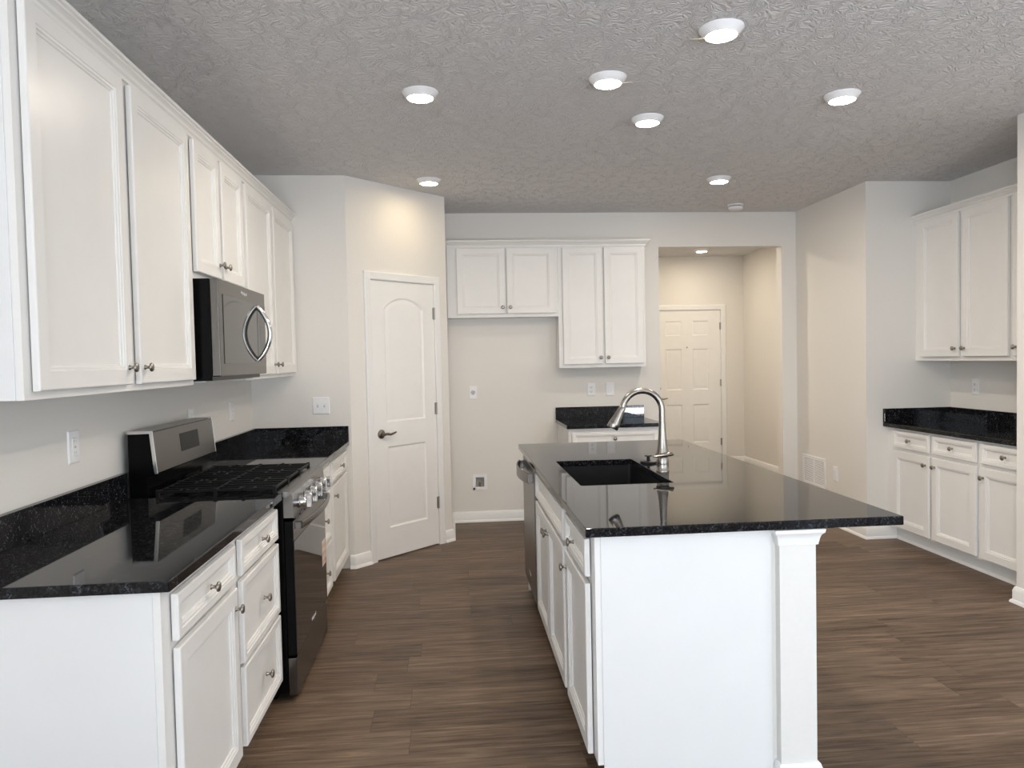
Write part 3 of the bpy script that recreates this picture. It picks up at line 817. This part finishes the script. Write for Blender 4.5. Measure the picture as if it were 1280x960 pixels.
# local: x = y - mid, y = -worldx
h2 = (RY1 - RY0) / 2
def wx(x): return -x
MB().box(-h2, h2, wx(0.655), wx(0.030), 0.035, 0.880).box(-h2 + 0.03, -h2 + 0.07, wx(0.60), wx(0.56), 0.0, 0.035).box(h2 - 0.07, h2 - 0.03, wx(0.60), wx(0.56), 0.0, 0.035)\
    .box(-h2 + 0.03, -h2 + 0.07, wx(0.14), wx(0.10), 0.0, 0.035).box(h2 - 0.07, h2 - 0.03, wx(0.14), wx(0.10), 0.0, 0.035).build('body', M_BLACK, rg, bevel=0.002)
MB().box(-h2, h2, wx(0.640), wx(0.125), 0.8805, 0.896).build('cooktop', M_BLACK, rg, bevel=0.004)
# front rail + sloping control panel in one stainless piece
MB().prism([(wx(0.6405), 0.8805), (wx(0.6555), 0.8805), (wx(0.6555), 0.790), (wx(0.700), 0.790), (wx(0.694), 0.895), (wx(0.686), 0.905), (wx(0.632), 0.905), (wx(0.632), 0.897), (wx(0.6405), 0.897)], -h2, h2, 'x')\
    .build('control_panel', M_STEELH, rg, bevel=0.002)
for i, yy in enumerate((3.270, 3.402, 3.532, 3.662, 3.794)):
    kx = yy - (RY0 + RY1) / 2
    o = MB().lathe([(0, 0), (0.026, 0), (0.026, 0.006), (0.021, 0.010), (0.020, 0.030), (0.018, 0.033), (0, 0.033)], (kx, wx(0.698), 0.838), 'y', 24, -1)
    o = o.build('knob', M_POLISH, rg, smooth=40)
    MB().box(kx - 0.0095, kx + 0.0095, wx(0.753), wx(0.7315), 0.812, 0.866).build('grip', M_POLISH, o, bevel=0.003)
    # vent slots under the knobs belong to the panel
for i in range(7):
    kx = -0.30 + i * 0.10
    MB().box(kx - 0.033, kx + 0.033, wx(0.6995), wx(0.690), 0.7795, 0.7865).build('vent_slot', M_SLOT, rg)
MB().box(-h2 + 0.002, h2 - 0.002, wx(0.693), wx(0.656), 0.195, 0.776).build('oven_door', M_BLACK, rg, bevel=0.003)
od = rg.children[-1]
MB().box(-h2 + 0.003, h2 - 0.003, wx(0.6965), wx(0.6932), 0.690, 0.775).build('top_band', M_STEELH, od, bevel=0.001)
MB().box(-h2 + 0.003, h2 - 0.003, wx(0.6965), wx(0.6932), 0.197, 0.688).build('window', M_GLASS, od, bevel=0.001)
link('logo', BRAND, od, loc=(0.0, wx(0.6969), 0.235))
hp = []
for i in range(17):
    x = -h2 + 0.035 + i * (2 * h2 - 0.07) / 16
    q = 1 - (x / (h2 - 0.035)) ** 2
    hp.append((x, wx(0.722 + 0.026 * q), 0.752))
hb = MB().tube(hp, 0.017, 14, squash=(1.0, 0.55))
for s in (-1, 1): hb.box(s * (h2 - 0.035) - 0.012, s * (h2 - 0.035) + 0.012, wx(0.722), wx(0.697), 0.737, 0.767)
hb.build('handle', M_STEELH, od, smooth=50)
st = MB().box(h2 - 0.115, h2 - 0.022, wx(0.6974), wx(0.6967), 0.40, 0.530).build('sticker', plain('sticker_white', (0.70, 0.62, 0.58), 0.6, var=0.02), od)
sb = MB()
for z in (0.412, 0.452, 0.492): sb.box(h2 - 0.112, h2 - 0.025, wx(0.6978), wx(0.6975), z, z + 0.020)
tag(sb.build('stripes', M_STICK, st), 'orange printed stripes')
MB().box(-h2 + 0.002, h2 - 0.002, wx(0.692), wx(0.656), 0.022, 0.185).build('drawer', M_STEELH, rg, bevel=0.003)
# back guard: black ends, sloping stainless face
bgp = [(wx(0.030), 0.881), (wx(0.105), 0.881), (wx(0.105), 0.985), (wx(0.142), 1.000), (wx(0.126), 1.172), (wx(0.030), 1.172)]
bgo = MB().prism(bgp, -h2, h2, 'x').build('backguard', M_BLACK, rg, bevel=0.002)
fdir = Vector((wx(0.126) - wx(0.142), 0.172)).normalized(); fn = Vector((-fdir.y, fdir.x))
def onface(u0, u1, t0, t1, lift, thick):
    """slab lying on the sloping face: u along the range, t up the slope (0..1)"""
    p0 = Vector((wx(0.142), 1.000)); p1 = Vector((wx(0.126), 1.172))
    a = p0.lerp(p1, t0) + fn * lift; b_ = p0.lerp(p1, t1) + fn * lift
    return MB().prism([tuple(a), tuple(b_), tuple(b_ + fn * thick), tuple(a + fn * thick)], u0, u1, 'x')
onface(-h2, h2, 0.0, 1.0, 0.0005, 0.005).build('face_plate', M_STEELH, bgo, bevel=0.0015)
MB().box(-h2, h2, wx(0.126), wx(0.032), 1.1725, 1.178).build('top_trim', M_STEELH, bgo, bevel=0.001)
for xa, xb in ((-h2 - 0.0045, -h2 - 0.0003), (h2 + 0.0003, h2 + 0.0045)):
    MB().prism([(wx(0.1485), 0.998), (wx(0.1325), 1.1785), (wx(0.030), 1.1785), (wx(0.030), 1.166), (wx(0.119), 1.166), (wx(0.134), 0.998)], xa, xb, 'x').build('end_cap', M_POLISH, bgo, bevel=0.001)
dsp = onface(-0.085, 0.150, 0.33, 0.80, 0.0058, 0.001).build('display', M_DISP, bgo)
# burners and grates
BUR = [(-0.24, 0.50), (-0.24, 0.255), (0.0, 0.375), (0.24, 0.50), (0.24, 0.255)]
for bx_, by_ in BUR:
    o = MB().lathe([(0, 0.8962), (0.055, 0.8962), (0.056, 0.899), (0.040, 0.901), (0.034, 0.906), (0, 0.906)], (bx_, wx(by_), 0), seg=24).build('burner', M_STEEL, rg, smooth=40)
    MB().lathe([(0, 0.9062), (0.030, 0.9062), (0.031, 0.909), (0.027, 0.912), (0, 0.9125)], (bx_, wx(by_), 0), seg=20).build('burner_cap', M_IRON, o, smooth=40)
def grate(c):
    mb = MB(); w = 0.246; x0, x1 = c - w / 2 + 0.003, c + w / 2 - 0.003; y0, y1 = 0.140, 0.620
    zz0, zz1, t = 0.913, 0.924, 0.0042
    for x in (x0 + 0.004, c - 0.062, c, c + 0.062, x1 - 0.004): mb.box(x - t, x + t, wx(y1), wx(y0), zz0, zz1)
    for y in (y0, 0.375, y1): mb.box(x0, x1, wx(y + t), wx(y - t), zz0 + 0.0005, zz1 - 0.0005)
    for y in (0.225, 0.285, 0.47, 0.53):
        for s in (-1, 1): mb.box(c + s * 0.092 - 0.026, c + s * 0.092 + 0.026, wx(y + 0.0035), wx(y - 0.0035), zz0 + 0.001, zz1 - 0.001)
    for x in (x0 + 0.004, x1 - 0.004):
        for y in (y0, 0.26, 0.375, 0.49, y1): mb.box(x - 0.007, x + 0.007, wx(y + 0.007), wx(y - 0.007), 0.8962 if y in (y0, 0.375, y1) else zz0, zz1 + 0.004)
    return mb
for c in (-0.25, 0.0, 0.25): grate(c).build('grate', M_IRON, rg, bevel=0.0015)

# ------------------------------------------------------------------ microwave (local as the range)
MY0, MY1 = 3.188, 3.958
mw = thing('microwave', 'stainless over-the-range microwave with curved vertical handle', 'microwave', (0, (MY0 + MY1) / 2, 1.381), R90)
m2 = (MY1 - MY0) / 2
m2 -= 0.002
o0 = -m2 - 0.02  # near edge of the door front
MB().box(-m2, m2, wx(0.372), wx(0.004), 0.0, 0.434).build('body', M_BLACK, mw, bevel=0.002)
MB().box(-m2 + 0.02, m2 - 0.02, wx(0.34), wx(0.06), -0.006, -0.0002).build('underside_panel', M_GREY, mw)
MB().box(-m2, m2, wx(0.408), wx(0.3725), 0.018, 0.434).build('door', M_STEELH, mw, bevel=0.004)
mdo = mw.children[-1]
MB().box(-m2 + 0.055, m2 - 0.012, wx(0.4105), wx(0.4082), 0.072, 0.372).build('window', M_MWGLASS, mdo, bevel=0.001)
MB().box(m2 - 0.165, m2 - 0.015, wx(0.4115), wx(0.4106), 0.075, 0.369).build('control_strip', M_GLASS, mdo)
link('logo', BRAND, mdo, loc=(0.0, wx(0.4084), 0.402))
hp = []
for i in range(15):
    t = i / 14; z = 0.088 + t * 0.268
    hp.append((m2 - 0.170, wx(0.413 + 0.060 * sin(pi * t) ** 0.8), z))
MB().tube(hp, 0.0150, 14, squash=(0.8, 1.0)).build('handle', M_POLISH, mdo, smooth=60)

# ------------------------------------------------------------------ plates on the walls
def plate(name, label, cat, loc, rz, w, h, kind, group=None):
    r = thing(name, label, cat, loc, rz, group)
    MB().panel(w, h, [(0, -0.002), (0.004, -0.0055), (0.006, -0.006)], -w / 2, -h / 2, -0.0003).build('cover_plate', M_PLATE, r)
    if kind == 'rocker':
        MB().panel(0.034, 0.067, [(0, -0.007), (0.002, -0.0085)], -0.017, -0.0335, -0.0062).build('rocker', M_PLATE, r)
    elif kind == 'gfci':
        f = MB().panel(0.034, 0.067, [(0, -0.007), (0.002, -0.0085)], -0.017, -0.0335, -0.0062).build('receptacle', M_PLATE, r)
        s = MB()
        for z in (-0.021, 0.021):
            s.box(-0.008, -0.0055, -0.0092, -0.0086, z - 0.004, z + 0.005); s.box(0.0055, 0.008, -0.0092, -0.0086, z - 0.004, z + 0.005)
        s.box(-0.007, 0.007, -0.0092, -0.0086, -0.004, 0.004)
        s.build('slots', M_GREY, f)
    elif kind == 'duplex':
        for z in (-0.019, 0.019):
            f = MB().lathe([(0, 0.0061), (0.0165, 0.0061), (0.0165, 0.008), (0.015, 0.0085), (0, 0.0085)], (0, 0, z), 'y', 20, -1).build('receptacle', M_PLATE, r, smooth=40)
            MB().box(-0.008, -0.0055, -0.0092, -0.0086, z - 0.003, z + 0.006).box(0.0055, 0.008, -0.0092, -0.0086, z - 0.003, z + 0.006)\
                .lathe([(0, 0.0086), (0.003, 0.0086), (0.003, 0.0092), (0, 0.0092)], (0, 0, z - 0.008), 'y', 10, -1).build('slots', M_SLOT, f)
    elif kind == 'single':
        f = MB().lathe([(0, 0.0061), (0.021, 0.0061), (0.021, 0.009), (0, 0.009)], (0, 0, 0), 'y', 24, -1).build('receptacle', M_GREY, r, smooth=40)
        MB().box(-0.010, -0.006, -0.0098, -0.0091, 0, 0.010).box(0.006, 0.010, -0.0098, -0.0091, 0, 0.010).box(-0.003, 0.003, -0.0098, -0.0091, -0.012, -0.005).build('slots', M_SLOT, f)
    elif kind == 'toggle2':
        for x in (-0.023, 0.023):
            f = MB().box(x - 0.005, x + 0.005, -0.0075, -0.0062, -0.012, 0.012).build('switch_slot', M_GREY, r)
            MB().prism([(-0.0076, -0.003), (-0.0076, 0.006), (-0.019, 0.011), (-0.019, 0.005)], x - 0.0035, x + 0.0035, 'x').build('toggle', M_PLATE, f)
    if kind != 'blank':
        s = MB()
        for x in ((-0.023, 0.023) if kind == 'toggle2' else (0,)):
            for z in (-0.042, 0.042) if kind not in ('toggle2',) else (-0.030, 0.030):
                s.lathe([(0, 0.0061), (0.003, 0.0061), (0.0025, 0.0072), (0, 0.0072)], (x, 0, z), 'y', 10, -1)
        s.build('screws', M_PLATE, r)
    return r
plate('wall_outlet', 'white outlet on the left wall nearest the viewer', 'outlet', (0, 2.778, 1.160), R90, 0.078, 0.122, 'gfci')
plate('wall_outlet', 'white outlet partly hidden behind the range backguard', 'outlet', (0, 3.985, 1.160), R90, 0.076, 0.120, 'gfci')
plate('wall_outlet', 'white outlet on the left wall beyond the range near the corner', 'outlet', (0, 4.695, 1.157), R90, 0.076, 0.120, 'gfci')
plate('light_switch', 'white double toggle switch plate left of the pantry door', 'switch', (0.469, W1, 1.152), 0, 0.118, 0.120, 'toggle2')
plate('wall_outlet', 'white outlet with dark round receptacle in the refrigerator space', 'outlet', (1.5645, W2, 1.158), 0, 0.070, 0.116, 'single')
plate('wall_outlet', 'left outlet of two above the small back counter', 'outlet', (2.631, W2, 1.162), 0, 0.074, 0.120, 'duplex')
plate('light_switch', 'right plate of two above the small back counter', 'switch', (2.802, W2, 1.159), 0, 0.074, 0.120, 'rocker')
plate('wall_outlet', 'white outlet under the right alcove wall cabinets', 'outlet', (XR2, 5.100, 1.170), -R90, 0.072, 0.118, 'duplex')
plate('wall_outlet', 'low white outlet beside the return air grille', 'outlet', (XR1, 5.830, 0.434), -R90, 0.074, 0.122, 'rocker')

wb = thing('water_supply_box', 'recessed white water supply box low in the refrigerator space', 'water box', ((WBX[0] + WBX[1]) / 2, W2, (WBX[2] + WBX[3]) / 2))
ww, wh = WBX[1] - WBX[0], WBX[3] - WBX[2]
g = 0.0008
b_ = MB().box(-ww / 2 + g, -ww / 2 + 0.004, 0.001, 0.07, -wh / 2 + g, wh / 2 - g).box(ww / 2 - 0.004, ww / 2 - g, 0.001, 0.07, -wh / 2 + g, wh / 2 - g)
b_.box(-ww / 2 + 0.004, ww / 2 - 0.004, 0.001, 0.07, -wh / 2 + g, -wh / 2 + 0.004).box(-ww / 2 + 0.004, ww / 2 - 0.004, 0.001, 0.07, wh / 2 - 0.004, wh / 2 - g).box(-ww / 2 + 0.004, ww / 2 - 0.004, 0.066, 0.07, -wh / 2 + 0.004, wh / 2 - 0.004)
b_.build('box', M_GREY, wb)
MB().sweep([(-o, h) for o, h in ((-0.025, 0.0003), (-0.025, 0.005), (-0.020, 0.007), (0.002, 0.007), (0.002, 0.0003))],
           [(-ww / 2, -wh / 2 - 0.0), (-ww / 2, wh / 2), (ww / 2, wh / 2), (ww / 2, -wh / 2), (-ww / 2, -wh / 2)], plane='xz').build('frame', M_PLATE, wb)
wv = MB().lathe([(0, -0.05), (0.008, -0.05), (0.008, -0.015), (0.012, -0.013), (0.012, 0.0), (0.005, 0.002), (0.005, 0.012), (0, 0.013)], (0.0, 0.045, -0.014), seg=14)
wv.box(-0.014, 0.014, 0.042, 0.048, -0.001, 0.004)
tag(wv.build('valve', M_BRASS, wb, smooth=40), 'small brass shut-off valve')

# return air grille
gy0, gy1, gz0, gz1 = 5.990, 6.396, 0.273, 0.532
gr = thing('return_air_grille', 'white louvred return air grille low on the right wall', 'vent', (XR1, (gy0 + gy1) / 2, (gz0 + gz1) / 2), -R90)
gw, gh = gy1 - gy0, gz1 - gz0
f = MB()
f.box(-gw / 2, gw / 2, -0.008, -0.0003, gh / 2 - 0.022, gh / 2).box(-gw / 2, gw / 2, -0.008, -0.0003, -gh / 2, -gh / 2 + 0.022)
f.box(-gw / 2, -gw / 2 + 0.022, -0.008, -0.0003, -gh / 2 + 0.022, gh / 2 - 0.022).box(gw / 2 - 0.022, gw / 2, -0.008, -0.0003, -gh / 2 + 0.022, gh / 2 - 0.022)
f.box(-0.006, 0.006, -0.0075, -0.0003, -gh / 2 + 0.022, gh / 2 - 0.022)
f.build('frame', M_PLATE, gr)
l = MB(); nl = 17
for i in range(nl):
    z = -gh / 2 + 0.026 + i * (gh - 0.052) / (nl - 1)
    for a, c in ((-gw / 2 + 0.022, -0.006), (0.006, gw / 2 - 0.022)):
        l.prism([(-0.007, z - 0.004), (-0.006, z - 0.005), (-0.001, z + 0.003), (-0.002, z + 0.004)], a, c, 'x')
l.build('louvres', M_PLATE, gr)
MB().box(-gw / 2 + 0.022, gw / 2 - 0.022, -0.0009, -0.0003, -gh / 2 + 0.022, gh / 2 - 0.022).build('back_screen', M_SLOT, gr)

# ------------------------------------------------------------------ recessed lamps, smoke detector
def lamp(x, y, label, tab=None, lens=None):
    r = thing('recessed_lamp', label, 'ceiling lamp', (x, y, ZCEIL), group='round recessed lamps in the ceiling')
    MB().lathe([(0.088, -0.0003), (0.088, -0.004), (0.066, -0.031), (0.061, -0.031), (0.061, -0.0003)], seg=40).build('trim_ring', M_PLATE, r, smooth=35)
    MB().lathe([(0, -0.010), (0.0605, -0.010), (0.0605, -0.028), (0.05, -0.031), (0, -0.032)], seg=40).build('lens', lens or M_LENS, r, smooth=50)
    if tab is not None:
        tb = MB().prism([(0.064, -0.003), (0.112, -0.003), (0.112, 0.003), (0.064, 0.003)], -0.0332, -0.0318).move(Matrix.Rotation(tab, 4, 'Z'))
        tag(tb.build('peel_tab', plain('tab_film', (0.80, 0.72, 0.52), 0.5), r), 'clear yellowish peel tab')
    return r
lamp(2.485, 2.872, 'largest lit round ceiling lamp nearest the viewer with a peel tab', radians(165))
lamp(3.378, 3.580, 'lit round ceiling lamp furthest right over the walkway')
lamp(2.138, 3.390, 'lit round ceiling lamp over the sink side of the island', radians(-20))
lamp(2.478, 3.952, 'lit round ceiling lamp over the far end of the island')
lamp(1.263, 3.593, 'lit round ceiling lamp over the aisle beside the microwave')
lamp(1.251, 5.300, 'lit round ceiling lamp in front of the pantry door', lens=M_LENSW)
lamp(3.370, 5.266, 'lit round ceiling lamp nearest the smoke detector')
lamp(4.462, 8.774, 'lit round ceiling lamp inside the entry hall', lens=M_LENSH)
lamp(3.75, 7.55, 'unseen round ceiling lamp added behind the opening header to brighten the hall', lens=M_LENSFILL)  # added lamp, out of view, evens out the hall light
sd = thing('smoke_detector', 'white round smoke detector on the ceiling before the hall opening', 'smoke detector', (3.862, 6.19, ZCEIL))
MB().lathe([(0, -0.0003), (0.066, -0.0003), (0.066, -0.012), (0.062, -0.014), (0, -0.014)], seg=32).build('mounting_base', M_PLATE, sd, smooth=35)
MB().lathe([(0, -0.0145), (0.054, -0.0145), (0.054, -0.020), (0, -0.020)], seg=32).build('vent_gap', M_SLOT, sd, smooth=35)
MB().lathe([(0, -0.0205), (0.062, -0.0205), (0.063, -0.030), (0.055, -0.042), (0.03, -0.045), (0, -0.045)], seg=32).build('cover', M_PLATE, sd, smooth=50)
